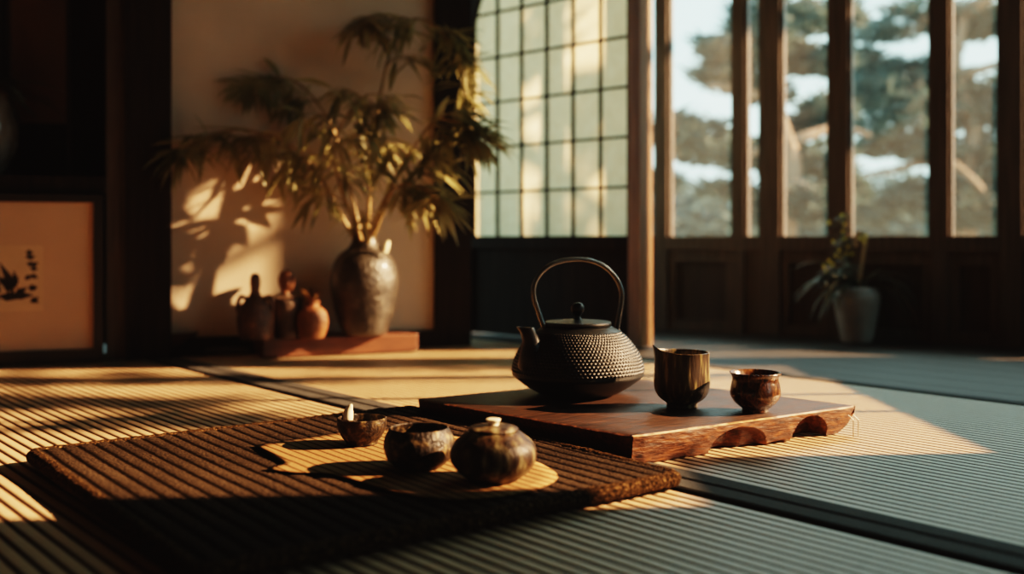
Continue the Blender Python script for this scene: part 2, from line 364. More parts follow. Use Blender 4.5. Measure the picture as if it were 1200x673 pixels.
fr.build('screen_frame', M['darkwood'], shoji, smooth=0)
MB().box(0, SLEN, -0.010, 0.006, 0.0, Z0-0.035, sh).build('lower_panel', M['darkwood'], shoji, smooth=0)
# curved upper corner of the opening
sp = MB(); pts = [(0.0, 0.865)]
for k in range(13):
    t = k/12*PI/2; pts.append((0.16*(1-math.cos(t)), 0.865+0.29*math.sin(t)))
vs = []
for (x,z) in pts: vs += [sh(x,0.012,z), sh(x,0.03,z)]
vs += [sh(0,0.012,Z1), sh(0,0.03,Z1)]
n = len(pts); fs = []
for i in range(n-1): fs += [(2*i,2*i+1,2*i+3,2*i+2), (2*i+1, 2*n+1, 2*i+3), (2*i, 2*i+2, 2*n)]
sp.add(vs, fs).build('arched_corner', M['darkwood'], shoji, smooth=0)
struct(MB().box(-0.03, SLEN+0.012, -0.03, 0.02, 1.5, CEIL, fs_).build('wall_back', M['innerwall'], smooth=0), 'wall above the paper screen')
# dark return wall between pillar and screen
p0 = Vector(fa(0.79,-0.10,0)); 
struct(MB().box(-0.17, -0.031, -0.03, 0.0, 0, CEIL, fs_).build('wall_back', M['darkwood'], smooth=0), 'dark wall strip left of the paper screen')
# lit pillar at the right end of the screen
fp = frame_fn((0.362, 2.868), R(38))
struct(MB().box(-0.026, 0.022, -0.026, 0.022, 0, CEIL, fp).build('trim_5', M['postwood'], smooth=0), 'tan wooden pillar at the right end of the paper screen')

# --- window wall
W0 = Vector((0.48, 3.495)); WDIR = Vector((0.96,-0.615)).normalized(); WANG = math.atan2(WDIR.y, WDIR.x)
fw = frame_fn((W0.x, W0.y), WANG)           # n = (sin, -cos) -> faces the room
def kpx(px):
    t = (px-600)/F; return (W0.y*t-W0.x)/(WDIR.x-WDIR.y*t)
posts = [(-0.62,0.05),(-0.30,0.05),(kpx(778),0.042),(kpx(868),0.036),(kpx(905),0.062),(kpx(985),0.055),(kpx(1103),0.046),(1.11,0.055),(1.50,0.05),(1.665,0.05)]
SILL = 0.308; HEAD = 1.60
for i,(k,wd) in enumerate(posts):
    struct(MB().box(k-wd/2, k+wd/2, -0.02, 0.025, -0.03, CEIL, fw).build('trim_%d'%(6+i), M['brownwood'], smooth=0), 'upright window post')
struct(MB().box(-0.66, 1.70, -0.035, 0.030, HEAD, HEAD+0.10, fw).build('trim_17', M['brownwood'], smooth=0), 'beam above the windows')
struct(MB().box(-0.66, 1.70, -0.02, 0.01, HEAD+0.10, CEIL, fw).build('wall_back', M['innerwall'], smooth=0), 'wall above the windows')
struct(MB().box(posts[8][0], posts[9][0], -0.02, 0.0, SILL, HEAD, fw).build('wall_back', M['innerwall'], smooth=0), 'unseen end bay of the window wall, filled in to block the sun')  # solid bay added out of view to keep sun off the picture
for i in range(len(posts)-2):
    k0 = posts[i][0]+posts[i][1]/2; k1 = posts[i+1][0]-posts[i+1][1]/2
    km = (k0+k1)/2; o = Vector(fw(km,0,0))
    def g(x,y,z): p = Vector(fw(x,y,z)); return tuple(p-o)
    wroot = struct(empty('window_%d'%(i+2), o), 'garden window bay of clear glass over dark wood panelling')
    MB().add([g(k0,-0.002,SILL),g(k1,-0.002,SILL),g(k1,-0.002,HEAD),g(k0,-0.002,HEAD)],[(0,1,2,3)]).build('pane', M['glass'], wroot, smooth=0)
    s = MB().box(k0, k1, -0.022, 0.026, SILL-0.045, SILL, g)
    s.box(k0, k0+0.010, -0.012, 0.012, SILL, HEAD, g); s.box(k1-0.010, k1, -0.012, 0.012, SILL, HEAD, g)
    s.build('window_frame', M['brownwood'], wroot, smooth=0)
    p = MB().box(k0, k1, -0.012, 0.0, -0.03, SILL-0.045, g)
    p.build('lower_panel', M['panelwood'], wroot, smooth=0)
    t = MB().box(k0, k0+0.028, 0.0, 0.014, 0.03, SILL-0.045, g); t.box(k1-0.028, k1, 0.0, 0.014, 0.03, SILL-0.045, g)
    t.box(k0, k1, 0.0, 0.016, -0.005, 0.03, g); t.box(k0+0.028, k1-0.028, 0.0, 0.014, SILL-0.085, SILL-0.046, g)
    t.build('panel_rails', M['brownwood'], wroot, smooth=0)

# --- the side of the room out of view: right wall with its two openings, wall behind, ceiling
XR = 1.9
def rw(y0,y1,z0,z1,nm='wall_right',m='innerwall',lab='right wall of the room'):
    struct(MB().box(XR, XR+0.06, y0, y1, z0, z1).build(nm, M[m], smooth=0), lab)
YW = 2.585
SILLB, TOPB = 0.60, 1.56
YA0, YA1, YB0 = 1.27, 1.525, 1.525
rw(-1.5, -0.95, 0, CEIL); rw(-0.95, 0.0, 0, CEIL); rw(0.0, 0.62, 0, 0.30); rw(0.0, 0.62, 1.5, CEIL); rw(0.62, YA0, 0, CEIL); rw(YA0, YB0, 0, 0.825); rw(YB0, YW, 0, SILLB); rw(YA0, YW, TOPB, CEIL); 
for yy, ww in ((1.874,0.016),(2.074,0.020),(2.36,0.05),(2.30,0.012)):
    struct(MB().box(XR+0.02, XR+0.04, yy-ww/2, yy+ww/2, SILLB, TOPB).build('trim_18', M['brownwood'], smooth=0), 'slim upright bar of the side window')
struct(MB().box(-2.1, 1.96, -1.56, -1.5, 0, CEIL).build('wall_front', M['innerwall'], smooth=0), 'wall behind the camera')
struct(MB().box(-2.1, -2.04, -1.5, 2.4, 0, CEIL).build('wall_left', M['innerwall'], smooth=0), 'left wall of the room')
struct(MB().box(-2.4, 2.4, -1.6, 4.2, CEIL, CEIL+0.06).build('ceiling', M['ceil'], smooth=0), 'wooden ceiling')

# ================================================================= TEA BOARD
TN, TR, TL_ = ground(742,512,0.04), ground(1006,476,0.04), ground(487,468,0.04)
TZ = 0.04
TF = TR + (TL_-TN)
def make_tray():
    base = Vector(((TN.x+TF.x)/2, (TN.y+TF.y)/2, 0))
    quad = [TN, TR, TF, TL_]
    ns = [160, 60, 60, 60]
    # perimeter with slightly rounded corners
    per = []
    for e in range(4):
        a, b = quad[e], quad[(e+1)%4]
        for k in range(ns[e]):
            t = k/ns[e]; per.append((a.lerp(b, t), e, t))
    cen = base.copy()
    def inward(e, t):
        a, b = quad[e], quad[(e+1)%4]; d = (b-a); n = Vector((-d.y, d.x, 0)).normalized()
        return n
    m_ = len(per); vs = []; fs = []
    levels = [0.0, 0.0]+[0.05+0.95*i/30 for i in range(31)]
    corner_round = 0.012
    def arch(t, c, w, h, v):      # 1 inside a round-topped recess rising from the foot
        x = abs(t-c)/w; y = (1-v)/h
        d = x*x + y*y
        return max(0.0, min(1.0, (1.0-d)*3.2))
    for li, v in enumerate(levels):
        for (p, e, t) in per:
            n = inward(e, t)
            # blend the inset direction near corners
            pe = (e-1)%4; ne = (e+1)%4
            off = 0.0
            zb = 0.0
            if e == 0:
                zb = 0.0
                if t > 0.90: zb = 0.026*((t-0.90)/0.10)**1.3
                g = math.exp(-((t-0.62)/0.05)**2); zb += 0.0045*g
                off = 0.006*v**2
                off += 0.026*arch(t, 0.435, 0.125, 0.80, v)*(0.55 if t > 0.47 else 1.0 if t < 0.43 else 1.0-0.45*(t-0.43)/0.04) + 0.030*arch(t, 0.765, 0.085, 0.86, v)
                if t < 0.06: off *= 1
            elif e == 1:
                zb = 0.026*(1-t)**2+0.004; off = 0.010*v**1.6
            elif e == 2: off = 0.010*v**1.6; zb = 0.003
            else: off = 0.026*v**1.5; zb = 0.0015*math.sin(t*9)**2
            if li == 0: off += 0.0030
            z = TZ*(1-v) + zb*v
            if li == 0: z = TZ
            if li == 1: z = TZ-0.0018
            q = p + n*off
            # corner rounding
            for cq in quad:
                d = (q-Vector((cq.x,cq.y,q.z))); d.z = 0
                if d.length < 0.02:
                    cc = (cen-cq); cc.z = 0
                    q = q + cc.normalized()*(0.02-d.length)*0.22
            # live edge wobble
            wb = mnoise.noise(Vector((p.x*22, p.y*22, v*2.5)))*0.0016
            q = q + n*wb
            vs.append((q.x-base.x, q.y-base.y, max(0.0004, z)))
    nl = len(levels)
    for i in range(nl-1):
        for k in range(m_):
            k2 = (k+1)%m_; fs.append((i*m_+k2, i*m_+k, (i+1)*m_+k, (i+1)*m_+k2))
    fs.append(tuple(range(m_))); fs.append(tuple((nl-1)*m_+k for k in reversed(range(m_))))
    ang = math.atan2((TR-TN).y, (TR-TN).x)
    rot = Matrix.Rotation(-ang, 3, 'Z')
    vs = [tuple(rot @ Vector(v)) for v in vs]
    o = MB().add(vs, fs).build('tea_board', M['tray'], loc=(base.x, base.y, 0.0005), rotz=ang, smooth=40)
    o.data.materials.append(M['traytop']); o.data.materials.append(M['edgewood'])
    for p in o.data.polygons:
        if p.index == len(o.data.polygons)-2: p.material_index = 1
        elif p.index < ns[0]: p.material_index = 2
    tag(o, 'low thick reddish brown wooden board with carved arches, carrying the black teapot', 'tea board')
    wr = MB()
    for (px, dy) in ((1000, 0.02), (1006, 0.0)):
        q = ground(px, 513.0) ; q = Vector((q.x-base.x, q.y-base.y, 0)); q = rot @ q
        wr.tube([(q.x-0.004, q.y+0.006, 0.033), (q.x, q.y, 0.026), (q.x, q.y, 0.0006)], 0.0007, 6)
    wr.build('wire_loop', M['wire'], o)
    o.children[0]['label'] = 'thin pale wire hanging from the right end of the board'
make_tray()

# ================================================================= TEAPOT
def make_teapot():
    base = ground(677, 462.8, TZ); base.z = TZ+0.0012
    root = empty('teapot', base, 0, 'black cast iron teapot with a dotted body and tall hoop handle', 'teapot')
    root.scale = (1.02,1.02,0.98)
    # body
    key = [(0.0572,0.000),(0.066,0.004),(0.084,0.0145),(0.098,0.0255),(0.1062,0.0325)]
    low = smoothprof(key, 4)
    dome = [(0.1078,0.0355),(0.1060,0.050),(0.0995,0.0690),(0.0855,0.0905),(0.0705,0.1055),(0.0575,0.1145)]
    dsp = spline([(r,0,z) for r,z in dome], 24)
    seg = 588; NB = 98
    arc = [0.0]
    for a,b in zip(dsp[:-1], dsp[1:]): arc.append(arc[-1]+(b-a).length)
    prof = low + [(p.x,p.z) for p in dsp] + [(0.053,0.1165),(0.050,0.1165)]
    nlow = len(low); nd = len(dsp)
    nrm = []
    for i in range(nd):
        t = dsp[min(i+1,nd-1)]-dsp[max(i-1,0)]; t.normalize(); nrm.append((t.z,-t.x))
    rowh = 0.0054
    def fn(p, i, a):
        j = i-nlow
        if 0 <= j < nd:
            s = arc[j]-0.004
            rows = s/rowh
            if s > 0 and arc[j] < arc[-1]-0.013:
                row = math.floor(rows); fy = rows-row-0.5
                fx = a/(2*PI)*NB + (0.5 if row % 2 else 0.0); fx = fx-math.floor(fx)-0.5
                d = math.sqrt((fx*1.05)**2+(fy*1.05)**2)/0.46
                h = 0.0017*max(0.0, 1-d*d)
                r = math.hypot(p[0],p[1]); r2 = r+nrm[j][0]*h
                return (p[0]*r2/r, p[1]*r2/r, p[2]+nrm[j][1]*h)
        return p
    MB().lathe(prof, seg, fn).build('body', M['iron'], root, smooth=60)
    # spout : towards left and a little to the camera
    phi = R(212); sx, sy = math.cos(phi), math.sin(phi)
    sp = MB(); sec = [(0.074,0.046,0.027,0.031,0.1),(0.086,0.062,0.0245,0.028,0.2),(0.0890,0.080,0.0185,0.021,0.4),(0.0900,0.096,0.0140,0.0155,0.6),(0.0960,0.109,0.0128,0.0135,0.8),(0.1020,0.1185,0.0142,0.0140,0.8)]
    seg2 = 28; vs = []; fs = []
    def ring(r, z, a, b, tilt, sc=1.0):
        out = []
        for q in range(seg2):
            t = 2*PI*q/seg2
            lr = r + math.cos(t)*a*sc; ls = math.sin(t)*b*sc
            lz = z + math.cos(t)*a*sc*(-0.55+tilt*0.75)
            out.append((sx*lr - sy*ls, sy*lr + sx*ls, lz))
        return out
    rings = [ring(*s_) for s_ in sec]
    r_,z_,a_,b_,t_ = sec[-1]
    rings.append(ring(r_, z_+0.0006, a_, b_, t_, 0.86)); rings.append(ring(r_-0.004, z_-0.012, a_, b_, t_, 0.7)); 
    for rg in rings: vs += rg
    for i in range(len(rings)-1):
        for q in range(seg2):
            q2 = (q+1)%seg2; fs.append((i*seg2+q, i*seg2+q2, (i+1)*seg2+q2, (i+1)*seg2+q))
    fs.append(tuple((len(rings)-1)*seg2+q for q in range(seg2)))
    sp.add(vs, fs).build('spout', M['iron'], root, smooth=60)
    # lid
    lid = MB().lathe(smoothprof([(0.050,0.1168),(0.0535,0.1172),(0.0548,0.1195),(0.0545,0.1222),(0.0520,0.1236),(0.0480,0.1238),(0.030,0.1256),(0.012,0.1272),(0.0008,0.1275)],3), 72).build('lid', M['iron'], root, smooth=50)
    MB().lathe(smoothprof([(0.0085,0.1268),(0.0055,0.1295),(0.0048,0.1330),(0.0066,0.1365),(0.0098,0.1410),(0.0107,0.1462),(0.0092,0.1515),(0.0055,0.1550),(0.0006,0.1560)],4), 32).build('knob', M['iron'], lid, smooth=50)
    # handle
    hp = R(17); hx, hy = math.cos(hp), math.sin(hp)
    arcpts = [(-0.0555,0.111),(-0.061,0.122),(-0.0680,0.142),(-0.0755,0.166),(-0.0745,0.188),(-0.062,0.2085),(-0.040,0.2230),(-0.010,0.2290),(0.020,0.2275),(0.048,0.2160),(0.068,0.1955),(0.0775,0.172),(0.0765,0.150),(0.0725,0.128),(0.0690,0.108)]
    pts = spline([(hx*d, hy*d, z) for d,z in arcpts], 6)
    MB().tube(pts, 0.0052, 14, flat=(1.25,0.72), up=(-hy,hx,0)).build('handle', M['ironband'], root, smooth=60)
    for s_, d0, z0 in ((-1,-0.0565,0.1095),(1,0.0690,0.1035)):
        lg = MB().tube([(hx*(d0-0.004*s_)-hy*0.009, hy*(d0-0.004*s_)+hx*0.009, z0-0.006), (hx*d0-hy*0.006, hy*d0+hx*0.006, z0+0.004), (hx*d0, hy*d0, z0+0.008), (hx*d0+hy*0.006, hy*d0-hx*0.006, z0+0.004), (hx*(d0-0.004*s_)+hy*0.009, hy*(d0-0.004*s_)-hx*0.009, z0-0.006)], 0.0034, 10)
        lg.build('handle_lug', M['iron'], root, smooth=60)
make_teapot()

# ================================================================= CUPS ON THE BOARD
def wobble(amp, fr=3.0, seed=0.0):
    def fn(p, i, a):
        w_ = 1+amp*mnoise.noise(Vector((p[0]*fr*10+seed, p[1]*fr*10, p[2]*fr*14+seed)))
        return (p[0]*w_, p[1]*w_, p[2])
    return fn
def make_pitcher():
    b = ground(799, 478, TZ); b.z = TZ+0.0009
    outer = [(0.0215,0.0),(0.0232,0.0008),(0.0232,0.0055),(0.0250,0.0080),(0.0340,0.0145),(0.0405,0.0240),(0.0428,0.0370),(0.0425,0.0520),(0.0415,0.0680),(0.0413,0.0800),(0.0420,0.0868)]
    inner = [(0.0412,0.0876),(0.0398,0.0866),(0.0390,0.0800),(0.0392,0.0650),(0.0400,0.0400),(0.0370,0.0240),(0.0250,0.0130),(0.0005,0.0105)]
    prof = smoothprof(outer, 3)+smoothprof(inner, 3)
    la = R(186)
    wf = wobble(0.02, 2.2, 3.0)
    def fn(p, i, a):
        p = wf(p, i, a); x,y,z = p
        if z > 0.055:
            t = (z-0.055)/0.032; d = (a-la+PI)%(2*PI)-PI
            g = math.exp(-(d/0.27)**2); g2 = math.exp(-(d/0.9)**2)
            r = math.hypot(x,y); s_ = 1+0.09*g*t*t
            x *= s_; y *= s_; z += (0.0062*g + 0.0050*g2 - 0.0022)*t
        return (x,y,z)
    o = MB().lathe(prof, 96, fn).build('tea_pitcher', M['glaze'], loc=b, smooth=50)
    tag(o, 'tall brown streaked ceramic pitcher cup with a small pouring lip beside the teapot', 'pitcher')
make_pitcher()
def make_cup():
    b = ground(885, 483, TZ); b.z = TZ+0.0009
    outer = [(0.0180,0.0),(0.0195,0.0006),(0.0195,0.0040),(0.0215,0.0062),(0.0300,0.0135),(0.0360,0.0230),(0.0372,0.0310),(0.0352,0.0420),(0.0338,0.0480),(0.0350,0.0540),(0.0380,0.0580)]
    inner = [(0.0376,0.0590),(0.0362,0.0585),(0.0330,0.0530),(0.0318,0.0480),(0.0335,0.0380),(0.0345,0.0300),(0.0300,0.0190),(0.0200,0.0110),(0.0005,0.0090)]
    o = MB().lathe(smoothprof(outer,3)+smoothprof(inner,3), 84, wobble(0.022, 2.4, 9.0)).build('tea_cup', M['glazecup'], loc=b, smooth=50)
    tag(o, 'small glossy brown tea cup with flared rim at the right end of the board', 'cup')
make_cup()

# ================================================================= FLOOR MAT
MC = Vector((-0.270, 0.862)); MANG = R(37.2); MW, MLN = 0.605, 0.628
MTOP = 0.019
def make_mat():
    root = empty('floor_mat', (MC.x, MC.y, 0.0022), MANG, 'thick dark brown ribbed floor mat with a shaggy edge in front of the wooden board', 'mat')
    per = 0.0215; seg = 8
    ix = 0.012
    xs = []; k = 0
    x = ix
    step = per/seg
    while x < MW-ix: xs.append(x); x += step
    xs.append(MW-ix)
    ys = [ix+(MLN-2*ix)*j/260 for j in range(261)]
    def edge(x, y):
        cx, cy = MW/2, MLN/2
        ex = min(x, MW-x); ey = min(y, MLN-y); return min(ex, ey)
    vs = []; fs = []
    for y in ys:
        for x in xs:
            rib = abs(math.sin(PI*x/per))**0.6
            z = MTOP-0.0030+0.0016*rib + 0.0010*mnoise.noise(Vector((x*9,y*9,0))) + 0.0011*mnoise.noise(Vector((x*190,y*190,2)))
            vs.append((x,y,z))
    nx = len(xs)
    for j in range(len(ys)-1):
        for i in range(nx-1): fs.append((j*nx+i, j*nx+i+1, (j+1)*nx+i+1, (j+1)*nx+i))
    MB().add(vs, fs).build('woven_top', M['mat'], root, smooth=60)
    # edge roll
    rr = 0.022; pts = []
    def corner(cx, cy, a0):
        for k in range(7):
            a = a0+PI/2*k/6; pts.append((cx+rr*math.cos(a), cy+rr*math.sin(a)))
    corner(MW-rr, rr, -PI/2); corner(MW-rr, MLN-rr, 0); corner(rr, MLN-rr, PI/2); corner(rr, rr, PI)
    pts.append(pts[0]); fine = []
    for a, b in zip(pts[:-1], pts[1:]):
        d = math.hypot(b[0]-a[0], b[1]-a[1]); m_ = max(1, int(d/0.0035))
        for q in range(m_): fine.append((a[0]+(b[0]-a[0])*q/m_, a[1]+(b[1]-a[1])*q/m_))
    vs = []; fs = []; sg = 18; n = len(fine); cen = Vector((MW/2, MLN/2))
    for i,(x,y) in enumerate(fine):
        xa,ya = fine[(i-1)%n]; xb,yb = fine[(i+1)%n]
        t = Vector((xb-xa, yb-ya)).normalized(); nn = Vector((t.y,-t.x))
        wob = 0.003*mnoise.noise(Vector((x*6,y*6,5)))
        for q in range(sg):
            an = 2*PI*q/sg
            rf = 1+0.16*mnoise.noise(Vector((x*150+math.cos(an)*2, y*150+math.sin(an)*2, an)))
            ox = math.cos(an)*0.0105*rf - 0.0095 + wob; oz = 0.0098+math.sin(an)*0.0096*rf
            vs.append((x+nn.x*ox, y+nn.y*ox, max(0.0002,oz)))
    for i in range(n):
        for q in range(sg):
            i2 = (i+1)%n; q2 = (q+1)%sg; fs.append((i*sg+q, i2*sg+q, i2*sg+q2, i*sg+q2))
    MB().add(vs, fs).build('shaggy_edge', M['matedge'], root, smooth=60)
    # plain underside
    MB().box(0.016, MW-0.016, 0.016, MLN-0.016, 0.0004, 0.010).build('backing', M['heri'], root, smooth=0)
make_mat()
MZ = MTOP+0.0025

# straw cloth under the three vessels
def make_cloth():
    px = [(297,523),(345,516),(400,508),(470,505),(545,515),(610,535),(652,556),(640,571),(600,581),(560,586),(510,586),(470,580),(440,572),(410,563),(380,556),(345,555),(312,550),(330,543)]
    z = MZ
    pts = [ground(a,b,z) for a,b in px]
    c = sum(pts, Vector())/len(pts)
    loop = spline(pts+[pts[0]], 4)[:-1]
    rot = Matrix.Rotation(-MANG, 3, 'Z')
    vs = []; fs = []; rings = 10; n = len(loop)
    for r_ in range(rings):
        t = 1-r_/rings*1.0
        for p in loop:
            q = c+(p-c)*t
            zz = 0.0006*mnoise.noise(Vector((q.x*25,q.y*25,0)))
            if r_ == 0: zz += 0.0002
            l = rot @ (q-c); vs.append((l.x,l.y,0.0008+zz))
    for r_ in range(rings-1):
        for k in range(n):
            k2 = (k+1)%n; fs.append((r_*n+k, r_*n+k2, (r_+1)*n+k2, (r_+1)*n+k))
    fs.append(tuple((rings-1)*n+k for k in range(n)))
    o = MB().add(vs, fs).build('tea_cloth', M['cloth'], loc=(c.x,c.y,z+0.0002), rotz=MANG, smooth=60)
    so = o.modifiers.new('thick','SOLIDIFY'); so.thickness = 0.0004; so.offset = 0
    tag(o, 'thin straw coloured woven cloth lying under the three small vessels on the dark mat', 'cloth')
make_cloth()
VZ = MZ+0.0022

def make_jar():
    b = ground(578, 562, VZ); b.z = VZ; k = b.y/1200
    root = empty('lidded_jar', b, 0, 'round olive brown ceramic jar with a lid, rightmost vessel on the mat', 'jar')
    prof = [(27,0),(29,0.6),(33,4),(41,10),(48,19),(50.5,28),(49.5,37),(45,45),(38,51),(33,55),(29.5,57)]
    prof = smoothprof([(r*k,z*k) for r,z in prof], 4)
    prof += [(27*k,57*k),(26*k,55*k)]
    MB().lathe(prof, 90, wobble(0.02,2,4)).build('body', M['glazejar'], root, smooth=45)
    lid = MB().lathe(smoothprof([(26*k,56.4*k),(28.8*k,57.4*k),(29.5*k,59*k),(28*k,61*k),(20*k,63*k),(9*k,64*k),(0.5*k,64.2*k)],3), 64).build('lid', M['glazejar'], root, smooth=45)
    MB().lathe(smoothprof([(7*k,63.4*k),(6.2*k,65.5*k),(7.6*k,68*k),(8.6*k,70*k),(7.5*k,71.2*k),(0.5*k,71.4*k)],3), 28).build('knob', M['palelug'], lid, smooth=45)
make_jar()
def make_bowl():
    b = ground(491, 547, VZ); b.z = VZ; k = b.y/1200
    outer = [(25,0),(27,0.6),(31,4),(38,11),(41.5,21),(41.8,27),(40,35),(36.5,42),(34.8,45)]
    inner = [(33.6,46),(32.4,45),(34,41),(37,34),(38,25),(34,12),(24,6),(0.4,4.5)]
    o = MB().lathe(smoothprof([(r*k,z*k) for r,z in outer],4)+smoothprof([(r*k,z*k) for r,z in inner],3), 90, wobble(0.03,2,7)).build('tea_bowl', M['glazedark'], loc=b, smooth=45)
    tag(o, 'open dark brown glazed bowl in the middle of the three vessels on the mat', 'bowl')
make_bowl()
def make_small_bowl():
    b = ground(424, 520, VZ); b.z = VZ; k = b.y/1200
    outer = [(17,0),(18.5,0.5),(19,3),(23,8),(27.5,17),(29,25),(29,30)]
    inner = [(28,30.6),(27,30),(26.5,22),(22,10),(12,6),(0.4,5)]
    o = MB().lathe(smoothprof([(r*k,z*k) for r,z in outer],4)+smoothprof([(r*k,z*k) for r,z in inner],3), 80, wobble(0.03,2,2)).build('tea_bowl', M['glazedark'], loc=b, smooth=45)
    tag(o, 'smallest dark bowl on the mat, leftmost, with a pale pointed lug on its rim', 'bowl')
    lug = MB().tube(spline([(-19*k,15*k,25*k),(-18.5*k,16*k,32*k),(-17*k,16*k,38*k),(-14*k,15.5*k,43.5*k)],5), [6*k,6.2*k,6.4*k,6.4*k,6.3*k,6.2*k,6*k,5.7*k,5.4*k,5*k,4.5*k,4*k,3.4*k,2.7*k,1.8*k,0.7*k], 12).build('rim_lug', M['palelug'], o, smooth=60)
    lug['label'] = 'pale pointed lug'
make_small_bowl()

# ================================================================= ALCOVE DISPLAY
def make_board():
    a = ground(308,421); b = ground(490,412.5)
    ang = math.atan2((b-a).y, (b-a).x); ln = (b-a).length
    o = MB(); dep = 0.19; h = 0.046
    for (x0,x1,y0,y1,z0,z1) in ((0,ln,0,dep,h-0.024,h),(0.02,ln-0.02,0.006,0.03,0,h-0.024),(0.02,ln-0.02,dep-0.03,dep-0.006,0,h-0.024)):
        o.box(x0,x1,y0,y1,z0,z1)
    o = MB(); o.box(0,ln,0,dep,0.0,h)
    ob = o.build('display_board', M['board'], loc=(a.x,a.y,0.0022), rotz=ang, smooth=0)
    bv = ob.modifiers.new('bevel','BEVEL'); bv.width = 0.003; bv.segments = 2
    tag(ob, 'low red brown wooden plinth under the big vase in the alcove', 'plinth')
    return a, ang, ln
BA, BANG, BLEN = make_board()
BZ = 0.0495
def on_board(px, D): 
    return Vector(((px-600)/F*D, D, BZ))
def make_vase():
    b = on_board(427, 2.675); k = b.y/1200
    root = empty('stoneware_vase', b, 0, 'large mottled grey brown stoneware vase holding the bamboo branches', 'vase')
    prof = [(20,0),(24,1),(28,8),(35,28),(39.5,52),(39.8,66),(36,83),(28,95),(20,101),(16.5,106)]
    prof = smoothprof([(r*k,z*k) for r,z in prof],5)
    MB().lathe(prof, 72, wobble(0.03,0.6,3)).build('body', M['vase'], root, smooth=50)
    nk = [(16.6,105.5),(15.0,109),(14.2,114),(14.5,119),(16.5,123),(17,124.5),(15.5,125),(13.2,123),(12.6,117),(12.6,104)]
    MB().lathe(smoothprof([(r*k,z*k) for r,z in nk],3), 48).build('neck', M['vaseneck'], root, smooth=50)
    lug = MB().tube(spline([(22*k,-4*k,90*k),(24*k,-4*k,98*k),(27*k,-4*k,105*k),(29.5*k,-4*k,110*k)],4), [3*k,4*k,5*k,6*k,6.8*k,7*k,7*k,6.6*k,6*k,5*k,4*k,2.5*k,0.8*k], 12, flat=(0.6,1.0)).build('shoulder_lug', M['palelug'], root, smooth=60)
    lug['label'] = 'pale leaf shaped lug on the shoulder'
    return b, k
VB, VK = make_vase()

def small_vessel(name, px, D, prof, m, label, cat, seg=40):
    b = on_board(px, D); k = D/1200
    root = empty(name, b, 0, label, cat)
    MB().lathe(smoothprof([(r*k,z*k) for r,z in prof],4), seg, wobble(0.05,1.0,px)).build('body', m, root, smooth=50)
    return root, k
# brown gourd bottle with ears
r_, k = small_vessel('clay_bottle', 299, 2.545, [(15,0),(18,1),(20.5,12),(21,26),(18,38),(12,46),(7,52),(5,58)], M['brownclay'], 'brown clay bottle with a tall narrow stopper, left of the three small pots', 'bottle')
MB().lathe(smoothprof([(4.6*k,57*k),(5.8*k,62*k),(6.2*k,69*k),(4.6*k,76*k),(0.5*k,78*k)],3), 20).build('stopper', M['brownclay'], r_, smooth=50)
for sx_ in (-1,1):
    MB().tube(spline([(sx_*9*k,0,48*k),(sx_*17*k,0,50*k),(sx_*20*k,0,42*k),(sx_*19*k,0,32*k)],4), 2.6*k, 8).build('handle', M['brownclay'], r_, smooth=60)
r_, k = small_vessel('clay_jar', 336, 2.60, [(11,0),(13,1),(15,14),(17.5,30),(18.5,41),(17,46),(10,49),(7.5,52)], M['darkclay'], 'dark clay jar with broad shoulders and a round ball stopper, middle of the small pots', 'jar')
st = MB(); st.lathe(smoothprof([(7*k,51*k),(6.4*k,55*k),(8.5*k,60*k),(10*k,67*k),(8.6*k,74*k),(4.5*k,78*k),(0.5*k,79*k)],3), 24)
st.build('stopper', M['terra'], r_, smooth=50)
r_, k = small_vessel('clay_pot', 366, 2.585, [(11,0),(13,0.8),(17,10),(18.5,20),(16.5,30),(11,36),(8,39),(9.5,43),(8,43),(6,38)], M['terra'], 'round orange clay pot with a few dried sprigs, nearest the big vase', 'pot')
dl = MB()
for i in range(16):
    a = rnd.uniform(0,2*PI); dl.leaf((0,0,40*k), (math.cos(a)*0.5, math.sin(a)*0.5, 1.0), rnd.uniform(14,27)*k, 6*k, 0.6)
dl.build('dried_sprigs', M['leafdry'], r_, smooth=0)
# black lacquer tray + shallow bowl at the left end
a = ground(252,418); 
lt = MB(); lt.box(0,0.125,0,0.125,0,0.008); lt.box(0,0.125,0,0.006,0.008,0.018); lt.box(0,0.125,0.119,0.125,0.008,0.018); lt.box(0,0.006,0.006,0.119,0.008,0.018); lt.box(0.119,0.125,0.006,0.119,0.008,0.018)
ob = lt.build('lacquer_tray', M['lacquer'], loc=(a.x-0.03,a.y+0.01,0.0022), rotz=BANG, smooth=0)
tag(ob, 'small black lacquer tray on the mat left of the red brown plinth', 'tray')
b = ground(207, 413); D = b.y; k = D/1200
o = MB().lathe(smoothprof([(12*k,0),(14*k,0.8*k),(16*k,5*k),(26*k,14*k),(32*k,23*k),(33*k,25*k),(31*k,25*k),(24*k,16*k),(12*k,8*k),(0.4*k,7*k)],3), 48).build('wooden_bowl', M['brownclay'], loc=(b.x,b.y-0.06,0.0022), smooth=50)
tag(o, 'shallow brown bowl at the foot of the dark pillar in the alcove', 'bowl')

